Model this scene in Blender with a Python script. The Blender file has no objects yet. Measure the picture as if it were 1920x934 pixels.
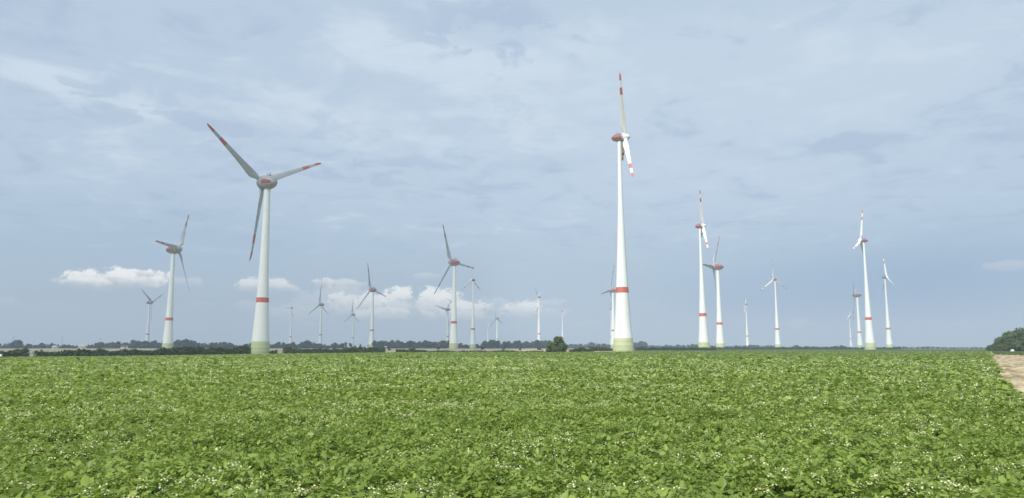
import bpy, bmesh, math, random
import numpy as np
from mathutils import Matrix, Vector

random.seed(7)
rng = np.random.default_rng(11)
R = math.radians
C = bpy.context.scene.collection
SC = bpy.context.scene

# ------------------------------------------------------------------ camera, sky, sun, exposure
EYE = 2.7
PITCH = R(7.6)
FPX = 1386.0                      # focal length in pixels of the 1920 px wide photograph
CP, SP = math.cos(PITCH), math.sin(PITCH)
cam_d = bpy.data.cameras.new('camera')
cam_d.sensor_width = 36.0
cam_d.lens = FPX / 1920 * 36.0
cam_d.clip_start = 0.1
cam_d.clip_end = 40000
cam = bpy.data.objects.new('camera', cam_d)
cam.location = (0, 0, EYE)
cam.rotation_euler = (math.pi / 2 + PITCH, 0, 0)
C.objects.link(cam)
SC.camera = cam

SUN_ELEV, SUN_HEAD = R(47), R(208)          # heading clockwise from the view direction: behind, to the left
sun_d = bpy.data.lights.new('sun', 'SUN')
sun_d.energy = 4.7
sun_d.angle = R(0.6)
sun_d.color = (1.0, 0.955, 0.88)
sun = bpy.data.objects.new('sun', sun_d)
to_sun = Vector((math.sin(SUN_HEAD) * math.cos(SUN_ELEV), math.cos(SUN_HEAD) * math.cos(SUN_ELEV), math.sin(SUN_ELEV)))
sun.rotation_euler = to_sun.to_track_quat('Z', 'Y').to_euler()
sun.location = (-40, -80, 120)
C.objects.link(sun)

SC.view_settings.view_transform = 'Standard'
SC.view_settings.look = 'None'
SC.view_settings.gamma = 1.0
SC.view_settings.exposure = 0.0
SC.view_settings.use_curve_mapping = False
SC.render.engine = 'CYCLES'
SC.cycles.max_bounces = 6
SC.cycles.volume_bounces = 0
SC.cycles.transparent_max_bounces = 8


def srgb(r, g, b):
    def f(c):
        c /= 255.0
        return c / 12.92 if c <= 0.04045 else ((c + 0.055) / 1.055) ** 2.4
    return (f(r), f(g), f(b), 1.0)


def pix_uv(px, py):
    """pixel of the photograph -> (tangent of azimuth, tangent of elevation)"""
    xn, yn = (px - 960) / FPX, (467 - py) / FPX
    dx, dy, dz = xn, CP - yn * SP, SP + yn * CP
    return dx / dy, dz / math.hypot(dx, dy)


class NT:
    """small helper to write node trees"""
    def __init__(self, tree):
        self.t = tree
        self.n = tree.nodes
        self.n.clear()

    def node(self, kind, **kw):
        nd = self.n.new(kind)
        for k, v in kw.items():
            setattr(nd, k, v)
        return nd

    def link(self, a, b):
        self.t.links.new(a, b)

    def put(self, sock, v):
        if isinstance(v, bpy.types.NodeSocket):
            self.link(v, sock)
        else:
            sock.default_value = v

    def math(self, op, a, b=None, c=None, clamp=False):
        nd = self.node('ShaderNodeMath', operation=op, use_clamp=clamp)
        self.put(nd.inputs[0], a)
        if b is not None:
            self.put(nd.inputs[1], b)
        if c is not None:
            self.put(nd.inputs[2], c)
        return nd.outputs[0]

    def smooth(self, v, lo, hi, a=0.0, b=1.0):
        nd = self.node('ShaderNodeMapRange', interpolation_type='SMOOTHSTEP')
        self.put(nd.inputs['Value'], v)
        nd.inputs['From Min'].default_value = lo
        nd.inputs['From Max'].default_value = hi
        nd.inputs['To Min'].default_value = a
        nd.inputs['To Max'].default_value = b
        return nd.outputs[0]

    def combine(self, x, y, z):
        nd = self.node('ShaderNodeCombineXYZ')
        for s, v in zip(nd.inputs, (x, y, z)):
            self.put(s, v)
        return nd.outputs[0]

    def noise(self, vec, scale, detail=5, rough=0.55, distort=0.0):
        nd = self.node('ShaderNodeTexNoise')
        if vec is not None:
            self.link(vec, nd.inputs['Vector'])
        nd.inputs['Scale'].default_value = scale
        nd.inputs['Detail'].default_value = detail
        nd.inputs['Roughness'].default_value = rough
        nd.inputs['Distortion'].default_value = distort
        return nd.outputs[0]

    def mix(self, f, a, b):
        nd = self.node('ShaderNodeMix', data_type='RGBA', clamp_factor=True)
        self.put(nd.inputs[0], f)
        self.put(nd.inputs[6], a)
        self.put(nd.inputs[7], b)
        return nd.outputs[2]


def build_world():
    w = bpy.data.worlds.new('World')
    SC.world = w
    w.use_nodes = True
    N = NT(w.node_tree)
    S = 0.1
    def sk(r, g, b):                       # a sky colour as it leaves the background at strength S
        c = srgb(r, g, b)
        return (c[0] / S, c[1] / S, c[2] / S, 1)
    tc = N.node('ShaderNodeTexCoord')
    sep = N.node('ShaderNodeSeparateXYZ')
    N.link(tc.outputs['Generated'], sep.inputs[0])
    x, y, z = sep.outputs
    sky = N.node('ShaderNodeTexSky', sky_type='NISHITA', sun_disc=False)
    sky.sun_elevation = SUN_ELEV
    sky.sun_rotation = SUN_HEAD
    sky.air_density = 1.0
    sky.dust_density = 1.5
    hyp = N.math('SQRT', N.math('ADD', N.math('MULTIPLY', x, x), N.math('MULTIPLY', y, y)))
    v = N.math('DIVIDE', z, N.math('MAXIMUM', hyp, 0.01))
    ysafe = N.math('MAXIMUM', y, 0.05)
    u = N.math('DIVIDE', x, ysafe)
    front = N.smooth(y, 0.1, 0.4)
    # high veil of thin cloud over the blue
    zz = N.math('ADD', N.math('MAXIMUM', z, 0.0), 0.10)
    P = N.combine(N.math('DIVIDE', x, zz), N.math('DIVIDE', y, zz), 0.0)
    veil_low = N.mix(N.smooth(v, 0.0, 0.10), sk(193, 208, 218), sk(181, 202, 220))
    veil = N.mix(N.smooth(v, 0.07, 0.21), veil_low, sk(192, 211, 230))
    base = N.mix(0.92, sky.outputs[0], veil)
    # broad soft light and dark
    broad = N.noise(P, 0.55, 4, 0.5, 0.4)
    uu, vv = u, v
    def spot(px, py, a, b, strength):
        u0, v0 = pix_uv(px, py)
        a, b = a / FPX, b / FPX
        d = N.math('ADD', N.math('POWER', N.math('DIVIDE', N.math('SUBTRACT', uu, u0), a), 2.0),
                   N.math('POWER', N.math('DIVIDE', N.math('SUBTRACT', vv, v0), b), 2.0))
        return N.math('MULTIPLY', N.math('EXPONENT', N.math('MULTIPLY', d, -1.0)), strength)
    def total(lst):
        t = lst[0]
        for s in lst[1:]:
            t = N.math('ADD', t, s)
        return N.math('MULTIPLY', t, front)
    glow = total([spot(700, 70, 90, 45, .34), spot(860, 120, 190, 55, .34), spot(1000, 60, 90, 60, .16), spot(60, 135, 110, 22, .36),
                  spot(280, 215, 170, 35, .30), spot(190, 250, 110, 25, .16), spot(520, 200, 190, 40, .20), spot(760, 250, 220, 60, .16),
                  spot(1220, 150, 330, 110, .08), spot(1700, 110, 330, 80, .08), spot(1450, 330, 500, 60, .05), spot(330, 320, 260, 50, .13),
                  spot(440, 235, 130, 22, -.26), spot(100, 215, 120, 28, -.20), spot(950, 30, 90, 22, -.24), spot(720, 20, 60, 18, -.0),
                  spot(1350, 262, 0.1 + 120, 14, -.10), spot(1600, 266, 120, 13, -.26), spot(1890, 235, 70, 20, -.18), spot(780, 330, 200, 35, -.14),
                  spot(1010, 75, 50, 16, -.16), spot(1800, 5, 220, 16, -.16), spot(250, 60, 260, 50, -.05), spot(950, 350, 260, 50, -.10)])
    wisp = N.noise(P, 3.2, 9, 0.58, 0.9)
    fine = N.noise(P, 9.0, 7, 0.6, 0.5)
    t = N.math('ADD', N.math('MULTIPLY', N.math('SUBTRACT', wisp, 0.5), 1.15), glow)
    t = N.math('ADD', t, N.math('MULTIPLY', N.math('SUBTRACT', fine, 0.5), 0.45))
    t = N.math('ADD', t, N.math('MULTIPLY', N.math('SUBTRACT', broad, 0.5), 0.5))
    lift = N.smooth(t, 0.0, 0.36)
    upper = N.smooth(v, 0.085, 0.17)
    amt = N.math('MULTIPLY', N.math('MULTIPLY', lift, upper), 0.95)
    soft = total([spot(1200, 150, 420, 150, .75), spot(1700, 130, 380, 130, .85), spot(1350, 340, 420, 70, .45), spot(800, 200, 300, 130, .35), spot(450, 330, 330, 60, .35)])
    base = N.mix(N.math('MULTIPLY', N.math('MINIMUM', soft, 1.0), N.smooth(broad, 0.25, 0.6, 0.55, 1.0)), base, sk(199, 216, 232))
    c1 = N.mix(amt, base, sk(207, 222, 236))
    dark = N.math('MULTIPLY', N.smooth(t, -0.04, -0.26), N.math('MULTIPLY', upper, 0.75))
    c2 = N.mix(dark, c1, sk(174, 193, 216))
    # mottled patches with harder edges inside the brighter cloud
    mott = N.noise(P, 5.5, 9, 0.6, 0.6)
    mm = total([spot(900, 50, 190, 70, 1.0), spot(980, 70, 120, 50, .6), spot(420, 240, 190, 45, .9), spot(110, 180, 150, 60, .8), spot(760, 320, 240, 60, .6),
                spot(1600, 268, 160, 16, .9), spot(1860, 245, 90, 30, .7), spot(1500, 30, 500, 30, .45), spot(960, 200, 400, 90, .25), spot(560, 330, 250, 60, .4)])
    c2 = N.mix(N.math('MULTIPLY', N.smooth(mott, 0.50, 0.58), N.math('MINIMUM', N.math('MULTIPLY', mm, 0.85), 0.8)), c2, sk(178, 197, 220))
    bright = total([spot(690, 75, 80, 45, 1.0), spot(840, 120, 190, 40, .8), spot(70, 138, 120, 22, 1.0), spot(230, 195, 130, 30, .7), spot(520, 205, 180, 36, .5), spot(860, 240, 220, 40, .45)])
    c2 = N.mix(N.math('MULTIPLY', N.smooth(mott, 0.52, 0.42), N.math('MINIMUM', N.math('MULTIPLY', bright, 0.8), 0.8)), c2, sk(210, 224, 237))
    blue = total([spot(1780, 530, 330, 80, .75), spot(1420, 560, 240, 60, .35), spot(300, 430, 330, 60, .2)])
    c2 = N.mix(N.math('MINIMUM', blue, 0.8), c2, sk(148, 176, 205))
    # low cumulus far off
    Q = N.combine(N.math('MULTIPLY', u, 1.0), N.math('MULTIPLY', v, 1.6), 0.0)
    n1 = N.noise(Q, 32.0, 8, 0.62, 0.25)
    n2 = N.noise(Q, 88.0, 5, 0.6, 0.0)
    wob = N.math('ADD', N.math('MULTIPLY', N.math('SUBTRACT', n1, 0.5), 2.0), N.math('MULTIPLY', N.math('SUBTRACT', n2, 0.5), 1.1))
    cum = [(790, 580, 215, 28, .55), (600, 575, 90, 26, .4), (640, 560, 90, 26, .45), (1000, 588, 70, 16, .4), (720, 590, 60, 18, .7), (860, 592, 80, 14, .6), (215, 523, 118, 18, 1.0), (262, 515, 66, 14, 1.0), (160, 528, 62, 11, .9), (330, 528, 70, 9, .45), (490, 534, 55, 15, .8),
           (520, 540, 42, 10, .55), (603, 530, 28, 11, .8), (660, 534, 40, 12, .65), (650, 568, 42, 20, .85), (690, 573, 38, 28, .9), (750, 562, 40, 28, 1.0),
           (818, 566, 62, 28, 1.0), (880, 580, 52, 20, .95), (935, 570, 26, 14, .45), (985, 580, 48, 17, .9), (1020, 570, 40, 12, .5),
           (560, 590, 60, 22, .45), (470, 575, 40, 12, .35), (800, 518, 32, 8, .45), (1110, 608, 30, 10, .3), (1500, 608, 36, 12, .38), (5, 568, 25, 10, .3),
           (1215, 575, 45, 10, .14), (1800, 614, 30, 10, .18), (620, 610, 60, 10, .25), (375, 570, 30, 7, .2), (1890, 498, 60, 9, .35), (100, 575, 60, 10, .12)]
    alpha = None
    topl = None
    for px, py, a, b, s in cum:
        u0, v0 = pix_uv(px, py)
        du = N.math('DIVIDE', N.math('SUBTRACT', u, u0), a / FPX)
        dv = N.math('DIVIDE', N.math('SUBTRACT', v, v0), b / FPX)
        d = N.math('SQRT', N.math('ADD', N.math('MULTIPLY', du, du), N.math('MULTIPLY', dv, dv)))
        d = N.math('ADD', d, wob)
        al = N.math('MULTIPLY', N.smooth(d, 1.08, 0.68), s)
        lit = N.math('MULTIPLY', al, N.smooth(N.math('ADD', dv, N.math('MULTIPLY', wob, -0.8)), -0.75, 0.55))
        alpha = al if alpha is None else N.math('MAXIMUM', alpha, al)
        topl = lit if topl is None else N.math('MAXIMUM', topl, lit)
    alpha = N.math('MULTIPLY', alpha, front)
    topl = N.math('MULTIPLY', topl, front)
    shade = N.mix(N.math('MINIMUM', topl, 1.0), sk(196, 206, 214), sk(264, 264, 260))
    c3 = N.mix(N.math('MULTIPLY', alpha, 0.92), c2, shade)
    bg = N.node('ShaderNodeBackground')
    N.link(c3, bg.inputs[0])
    bg.inputs[1].default_value = S
    out = N.node('ShaderNodeOutputWorld')
    N.link(bg.outputs[0], out.inputs[0])
    w.cycles.sampling_method = 'MANUAL'
    w.cycles.sample_map_resolution = 512


build_world()

# ------------------------------------------------------------------ shared helpers


def tag(o, label=None, cat=None, group=None, kind=None):
    if label: o['label'] = label
    if cat: o['category'] = cat
    if group: o['group'] = group
    if kind: o['kind'] = kind
    return o


def link_mesh(name, me, mats=(), parent=None):
    o = bpy.data.objects.new(name, me)
    for m in mats:
        me.materials.append(m)
    C.objects.link(o)
    if parent is not None:
        o.parent = parent
    return o


def empty(name, loc):
    o = bpy.data.objects.new(name, None)
    o.location = loc
    o.empty_display_size = 0.5
    C.objects.link(o)
    return o


def mesh_np(name, verts, faces_n, loops, mat_idx=None, tint=None, smooth=False):
    """mesh from numpy arrays: faces_n = corners per face, loops = flat vertex indices"""
    me = bpy.data.meshes.new(name)
    nv, nf, nl = len(verts), len(faces_n), len(loops)
    me.vertices.add(nv)
    me.vertices.foreach_set('co', np.ascontiguousarray(verts, dtype=np.float32).ravel())
    me.loops.add(nl)
    me.loops.foreach_set('vertex_index', np.ascontiguousarray(loops, dtype=np.int32))
    me.polygons.add(nf)
    starts = np.zeros(nf, dtype=np.int32)
    starts[1:] = np.cumsum(faces_n)[:-1]
    me.polygons.foreach_set('loop_start', starts)
    if mat_idx is not None:
        me.polygons.foreach_set('material_index', np.ascontiguousarray(mat_idx, dtype=np.int32))
    me.polygons.foreach_set('use_smooth', np.full(nf, smooth, dtype=bool))
    if tint is not None:
        at = me.attributes.new('tint', 'FLOAT', 'POINT')
        at.data.foreach_set('value', np.ascontiguousarray(tint, dtype=np.float32))
    me.update(calc_edges=True)
    return me


def hash2(ix, iy, seed):
    h = (ix.astype(np.int64) * 374761393 + iy.astype(np.int64) * 668265263 + seed * 1442695041) & 0xffffffff
    h = ((h ^ (h >> 13)) * 1274126177) & 0xffffffff
    return ((h ^ (h >> 16)) & 0xffffff) / float(0xffffff)


def vnoise(x, y, seed=0):
    ix, iy = np.floor(x), np.floor(y)
    fx, fy = x - ix, y - iy
    fx = fx * fx * (3 - 2 * fx)
    fy = fy * fy * (3 - 2 * fy)
    a = hash2(ix, iy, seed); b = hash2(ix + 1, iy, seed)
    c = hash2(ix, iy + 1, seed); d = hash2(ix + 1, iy + 1, seed)
    return (a * (1 - fx) + b * fx) * (1 - fy) + (c * (1 - fx) + d * fx) * fy


def sstep(a, b, x):
    t = np.clip((np.asarray(x, dtype=float) - a) / (b - a), 0, 1)
    return t * t * (3 - 2 * t)


def terrain(x, y):
    """height of the ground: a shallow dip on the left, a faint rise towards the woods"""
    x = np.asarray(x, dtype=float); y = np.asarray(y, dtype=float)
    dip = -1.9 * sstep(20, 240, -x + 0.0 * y) * (1 - sstep(650, 1300, y)) * sstep(60, 220, y)
    rise = 1.0 * sstep(750, 1500, y) * (1 - sstep(300, 900, x))
    rise = rise * (1 - 0.35 * sstep(2500, 4000, y))
    return dip + rise


def tz(x, y):
    return float(terrain(x, y))


def at(px, Y, zoff=0.0):
    """ground point seen in column px of the photograph at forward distance Y"""
    X = (px - 960) / FPX * (Y * CP - EYE * SP)
    return Vector((X, Y, tz(X, Y) + zoff))


def top_height(py, X, Y):
    """height above the ground of something at forward distance Y whose top shows at row py"""
    t = (467 - py) / FPX
    dz = Y * (SP + t * CP) / (CP - t * SP)
    return dz + EYE - tz(X, Y)


# ------------------------------------------------------------------ materials
def principled(name, col, rough=0.6, spec=0.4, bump=0.0, bump_scale=20, var=0.0, var_scale=3.0, col2=None):
    m = bpy.data.materials.new(name)
    m.use_nodes = True
    N = NT(m.node_tree)
    out = N.node('ShaderNodeOutputMaterial')
    p = N.node('ShaderNodeBsdfPrincipled')
    N.link(p.outputs[0], out.inputs[0])
    p.inputs['Roughness'].default_value = rough
    p.inputs['Specular IOR Level'].default_value = spec
    c = (col[0], col[1], col[2], 1)
    tc = N.node('ShaderNodeTexCoord')
    if var > 0 or col2:
        n = N.noise(tc.outputs['Object'], var_scale, 6, 0.6)
        c2 = (col2[0], col2[1], col2[2], 1) if col2 else tuple(k * (1 - var) for k in c[:3]) + (1,)
        col_s = N.mix(N.smooth(n, 0.35, 0.65), c, c2)
        N.link(col_s, p.inputs['Base Color'])
    else:
        p.inputs['Base Color'].default_value = c
    if bump > 0:
        b = N.node('ShaderNodeBump')
        b.inputs['Strength'].default_value = bump
        b.inputs['Distance'].default_value = 0.05
        N.link(N.noise(tc.outputs['Object'], bump_scale, 5, 0.6), b.inputs['Height'])
        N.link(b.outputs[0], p.inputs['Normal'])
    return m


def weathered(name, col, dirt, amount=0.25, rough=0.45):
    """painted steel or concrete with vertical weather streaks and faint segment joints"""
    m = bpy.data.materials.new(name)
    m.use_nodes = True
    N = NT(m.node_tree)
    out = N.node('ShaderNodeOutputMaterial')
    p = N.node('ShaderNodeBsdfPrincipled')
    N.link(p.outputs[0], out.inputs[0])
    p.inputs['Roughness'].default_value = rough
    p.inputs['Specular IOR Level'].default_value = 0.35
    tc = N.node('ShaderNodeTexCoord')
    sep = N.node('ShaderNodeSeparateXYZ')
    N.link(tc.outputs['Object'], sep.inputs[0])
    streak = N.noise(N.combine(sep.outputs[0], sep.outputs[1], N.math('MULTIPLY', sep.outputs[2], 0.05)), 0.9, 6, 0.65)
    blot = N.noise(tc.outputs['Object'], 0.16, 4, 0.5)
    f = N.math('MULTIPLY', N.smooth(N.math('ADD', N.math('MULTIPLY', streak, 0.7), N.math('MULTIPLY', blot, 0.3)), 0.42, 0.68), amount)
    joint = N.math('PINGPONG', sep.outputs[2], 1.9)
    jl = N.math('MULTIPLY', N.smooth(joint, 0.09, 0.03), 0.16)
    c = N.mix(N.math('MAXIMUM', f, jl), (*col, 1), (*dirt, 1))
    N.link(c, p.inputs['Base Color'])
    return m


def leaf_material(name, dark, light, trans=0.3, rough=0.45, spec=0.35, yellow=None, scale=0.25, rows=False):
    m = bpy.data.materials.new(name)
    m.use_nodes = True
    N = NT(m.node_tree)
    out = N.node('ShaderNodeOutputMaterial')
    p = N.node('ShaderNodeBsdfPrincipled')
    p.inputs['Roughness'].default_value = rough
    p.inputs['Specular IOR Level'].default_value = spec
    a = N.node('ShaderNodeAttribute', attribute_name='tint')
    geo = N.node('ShaderNodeNewGeometry')
    patch = N.noise(geo.outputs['Position'], scale, 4, 0.55)
    if rows:
        mpn = N.node('ShaderNodeMapping')
        N.link(geo.outputs['Position'], mpn.inputs[0])
        mpn.inputs['Scale'].default_value = (0.012, 0.045, 0.0)
        patch = N.math('ADD', N.math('MULTIPLY', patch, 0.6), N.math('MULTIPLY', N.noise(mpn.outputs[0], 1.0, 5, 0.6), 0.4))
    f = N.math('ADD', N.math('MULTIPLY', a.outputs['Fac'], 0.75), N.math('MULTIPLY', N.math('SUBTRACT', patch, 0.4), 0.9), clamp=True)
    c = N.mix(f, (*dark, 1), (*light, 1))
    if yellow:
        c = N.mix(N.smooth(a.outputs['Fac'], 0.90, 0.99, 0, 0.7), c, (*yellow, 1))
    N.link(c, p.inputs['Base Color'])
    tr = N.node('ShaderNodeBsdfTranslucent')
    N.link(N.mix(0.35, c, (light[0] * 1.4, light[1] * 1.35, light[2] * 0.6, 1)), tr.inputs[0])
    mx = N.node('ShaderNodeMixShader')
    mx.inputs[0].default_value = trans
    N.link(p.outputs[0], mx.inputs[1])
    N.link(tr.outputs[0], mx.inputs[2])
    N.link(mx.outputs[0], out.inputs[0])
    return m


WHITE = weathered('turbine_white_paint', (0.80, 0.80, 0.775), (0.60, 0.61, 0.57), 0.35)
TWHITE = weathered('tower_white_paint', (0.78, 0.815, 0.79), (0.60, 0.65, 0.61), 0.35, 0.55)
BLADE = principled('blade_light_grey', (0.45, 0.48, 0.485), 0.5, 0.35, var=0.12, var_scale=0.12)
RED = principled('signal_red_paint', (0.58, 0.16, 0.115), 0.5, 0.35, var=0.2, var_scale=0.5)
NACRED = principled('nacelle_red_paint', (0.32, 0.105, 0.10), 0.5, 0.35, var=0.25, var_scale=0.4)
NACGREY = principled('nacelle_grey', (0.34, 0.345, 0.345), 0.5, 0.35, var=0.15, var_scale=0.3)
DARK = principled('dark_metal', (0.10, 0.10, 0.11), 0.5, 0.4)
GREENS = []
for i, col in enumerate([(0.38, 0.44, 0.23), (0.45, 0.51, 0.28), (0.41, 0.47, 0.26), (0.49, 0.55, 0.32), (0.45, 0.51, 0.29), (0.52, 0.57, 0.35)]):
    GREENS.append(weathered('tower_green_paint_%s' % 'abcdef'[i], col, tuple(k * 0.8 for k in col), 0.3, 0.55))

# ------------------------------------------------------------------ ground, fields, track
def grid_sheet(name, xs, ys, zf, mat):
    X, Y = np.meshgrid(xs, ys)
    V = np.stack([X, Y, zf(X, Y)], -1).reshape(-1, 3)
    nx, ny = len(xs), len(ys)
    i = np.arange(nx * ny).reshape(ny, nx)
    q = np.stack([i[:-1, :-1], i[:-1, 1:], i[1:, 1:], i[1:, :-1]], -1).reshape(-1, 4)
    me = mesh_np(name, V, np.full(len(q), 4), q.ravel(), smooth=True)
    return link_mesh(name, me, [mat])


def ground_material():
    m = bpy.data.materials.new('farmland')
    m.use_nodes = True
    N = NT(m.node_tree)
    out = N.node('ShaderNodeOutputMaterial')
    p = N.node('ShaderNodeBsdfPrincipled')
    N.link(p.outputs[0], out.inputs[0])
    p.inputs['Roughness'].default_value = 0.95
    p.inputs['Specular IOR Level'].default_value = 0.1
    geo = N.node('ShaderNodeNewGeometry')
    mp = N.node('ShaderNodeMapping')
    N.link(geo.outputs['Position'], mp.inputs[0])
    mp.inputs['Scale'].default_value = (0.0022, 0.0035, 0.0)
    vo = N.node('ShaderNodeTexVoronoi')
    N.link(mp.outputs[0], vo.inputs['Vector'])
    vo.inputs['Scale'].default_value = 1.0
    s = N.node('ShaderNodeSeparateColor')
    N.link(vo.outputs['Color'], s.inputs[0])
    ramp = N.node('ShaderNodeValToRGB')
    ramp.color_ramp.interpolation = 'CONSTANT'
    els = ramp.color_ramp.elements
    els[0].position = 0.0; els[0].color = (0.07, 0.12, 0.035, 1)
    els[1].position = 0.35; els[1].color = (0.36, 0.30, 0.19, 1)
    e = els.new(0.6); e.color = (0.10, 0.14, 0.05, 1)
    e = els.new(0.8); e.color = (0.30, 0.27, 0.16, 1)
    N.link(s.outputs[0], ramp.inputs[0])
    n = N.noise(geo.outputs['Position'], 0.6, 6, 0.65)
    c = N.mix(N.smooth(n, 0.3, 0.7, 0.0, 0.35), ramp.outputs[0], (0.10, 0.11, 0.05, 1))
    N.link(c, p.inputs['Base Color'])
    return m


xs = np.unique(np.concatenate([np.linspace(-5600, -1200, 45), np.linspace(-1200, 1200, 121), np.linspace(1200, 5600, 45)]))
ys = np.unique(np.concatenate([np.linspace(-300, 1600, 120), np.linspace(1600, 6400, 60)]))
ground = grid_sheet('ground', xs, ys, lambda x, y: terrain(x, y) - 0.02, ground_material())
tag(ground, kind='structure')


def patch_sheet(name, pts, off, mat, step=12.0):
    """a field laid on the terrain: polygon given by ground points, filled by a small grid clipped to the quad"""
    p = [Vector((a[0], a[1])) for a in pts]
    n = max(2, int(max((p[1] - p[0]).length, (p[2] - p[3]).length) / step))
    k = max(2, int(max((p[3] - p[0]).length, (p[2] - p[1]).length) / step))
    V = []
    for j in range(k + 1):
        a = p[0].lerp(p[3], j / k); b = p[1].lerp(p[2], j / k)
        for i in range(n + 1):
            c = a.lerp(b, i / n)
            V.append((c.x, c.y, tz(c.x, c.y) + off))
    i = np.arange((n + 1) * (k + 1)).reshape(k + 1, n + 1)
    q = np.stack([i[:-1, :-1], i[:-1, 1:], i[1:, 1:], i[1:, :-1]], -1).reshape(-1, 4)
    return link_mesh(name, mesh_np(name, np.array(V), np.full(len(q), 4), q.ravel(), smooth=True), [mat])


STUBBLE = principled('straw_stubble', (0.42, 0.365, 0.235), 0.95, 0.1, var_scale=0.02, col2=(0.31, 0.29, 0.175))
def stubble(pl, pr, Y0, Y1, off=0.10):
    o = patch_sheet('stubble_field', [at(pl, Y0), at(pr, Y0), at(pr, Y1), at(pl, Y1)], off, STUBBLE, 20)
    return tag(o, kind='structure')


# sandy bare strip to the right of the crop
def edge_x(y):                       # right-hand edge of the potato rows
    return 0.64 * y + 0.4 + 1.35 * (1 - sstep(31, 47, y)) - 0.9 * np.exp(-((np.asarray(y, dtype=float) - 23.5) / 1.3) ** 2)


def sand_material():
    m = bpy.data.materials.new('bare_sandy_soil')
    m.use_nodes = True
    N = NT(m.node_tree)
    out = N.node('ShaderNodeOutputMaterial')
    p = N.node('ShaderNodeBsdfPrincipled')
    N.link(p.outputs[0], out.inputs[0])
    p.inputs['Roughness'].default_value = 0.95
    p.inputs['Specular IOR Level'].default_value = 0.1
    geo = N.node('ShaderNodeNewGeometry')
    mp = N.node('ShaderNodeMapping')
    N.link(geo.outputs['Position'], mp.inputs[0])
    mp.inputs['Rotation'].default_value = (0, 0, math.atan(0.64))
    sep = N.node('ShaderNodeSeparateXYZ')
    N.link(mp.outputs[0], sep.inputs[0])
    v = N.combine(N.math('MULTIPLY', sep.outputs[0], 0.8), N.math('MULTIPLY', sep.outputs[1], 0.06), 0.0)
    n1 = N.noise(v, 1.0, 6, 0.62)
    n2 = N.noise(geo.outputs['Position'], 1.3, 8, 0.7)
    n3 = N.noise(geo.outputs['Position'], 0.10, 4, 0.5)
    f = N.math('ADD', N.math('MULTIPLY', n1, 0.6), N.math('ADD', N.math('MULTIPLY', n2, 0.3), N.math('MULTIPLY', n3, 0.3)))
    c = N.mix(N.smooth(f, 0.50, 0.72), (0.240, 0.186, 0.105, 1), (0.56, 0.475, 0.305, 1))
    N.link(c, p.inputs['Base Color'])
    b = N.node('ShaderNodeBump')
    b.inputs['Strength'].default_value = 0.8
    b.inputs['Distance'].default_value = 0.12
    N.link(f, b.inputs['Height'])
    N.link(b.outputs[0], p.inputs['Normal'])
    return m


TRACK_W = 24.0
ss = np.linspace(0, 1, 210) ** 1.5
ws = np.linspace(-2.5, TRACK_W, 52)
S_, W_ = np.meshgrid(ss, ws)
S_ = S_ * (292 - 3.0 * np.maximum(W_, 0) + 110 * (W_ < 0.8))
SX, SY = edge_x(S_) + W_, S_
SZ = terrain(SX, SY) + 0.05 + 0.03 * (vnoise(SX * 0.9, SY * 0.9, 5) - 0.5) + 0.06 * np.cos(W_ * 3.1 + 1.2 * vnoise(SX * 0.1, SY * 0.1, 2)) * sstep(0.3, 1.5, W_) + 0.03
i_ = np.arange(S_.size).reshape(S_.shape)
q_ = np.stack([i_[:-1, :-1], i_[:-1, 1:], i_[1:, 1:], i_[1:, :-1]], -1)[..., ::-1].reshape(-1, 4)
track = link_mesh('sandy_track', mesh_np('sandy_track', np.stack([SX, SY, SZ], -1).reshape(-1, 3), np.full(len(q_), 4), q_.ravel(), smooth=True), [sand_material()])
tag(track, kind='structure')

# ------------------------------------------------------------------ leaf cloud builders
LEAF_T = np.array([[0, 0, 0], [.34, .5, -.10], [.74, .36, -.13], [1, 0, -.16], [.74, -.36, -.13], [.34, -.5, -.10]])


def leaf_mesh(P, yaw, pitch, roll, L, W, tint, fine=True):
    """many small folded leaves; P = attachment points"""
    n = len(P)
    T = LEAF_T if fine else np.array([[0, 0, 0], [.5, .5, -.09], [1, 0, -.12], [.5, -.5, -.09]])
    k = len(T)
    loc = np.empty((n, k, 3))
    loc[..., 0] = T[:, 0] * L[:, None]
    loc[..., 1] = T[:, 1] * W[:, None]
    loc[..., 2] = T[:, 2] * L[:, None]
    cr, sr = np.cos(roll)[:, None], np.sin(roll)[:, None]
    y = loc[..., 1] * cr - loc[..., 2] * sr
    z = loc[..., 1] * sr + loc[..., 2] * cr
    cp, sp = np.cos(pitch)[:, None], np.sin(pitch)[:, None]
    x = loc[..., 0] * cp - z * sp
    z = loc[..., 0] * sp + z * cp
    cy, sy = np.cos(yaw)[:, None], np.sin(yaw)[:, None]
    V = np.stack([x * cy - y * sy + P[:, None, 0], x * sy + y * cy + P[:, None, 1], z + P[:, None, 2]], -1).reshape(-1, 3)
    if fine:
        F = np.array([0, 1, 2, 3, 0, 3, 4, 5]); cn = 4
    else:
        F = np.array([0, 1, 2, 0, 2, 3]); cn = 3
    loops = (np.arange(n)[:, None] * k + F[None, :]).ravel()
    return V, np.full(2 * n, cn), loops, np.repeat(tint, k)


def join_np(parts):
    Vs, Fs, Ls, Ts, off = [], [], [], [], 0
    for V, F, Lp, T in parts:
        Vs.append(V); Fs.append(F); Ls.append(Lp + off); Ts.append(T)
        off += len(V)
    return np.concatenate(Vs), np.concatenate(Fs), np.concatenate(Ls), np.concatenate(Ts)


# ------------------------------------------------------------------ the potato field
FAR_X = np.array([-420, -235, -130, -20, 20, 80, 200, 360])
FAR_Y = np.array([330, 338, 360, 375, 385, 440, 520, 560])
ROW = math.atan(0.64)
CR, SR = math.cos(ROW), math.sin(ROW)


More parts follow.
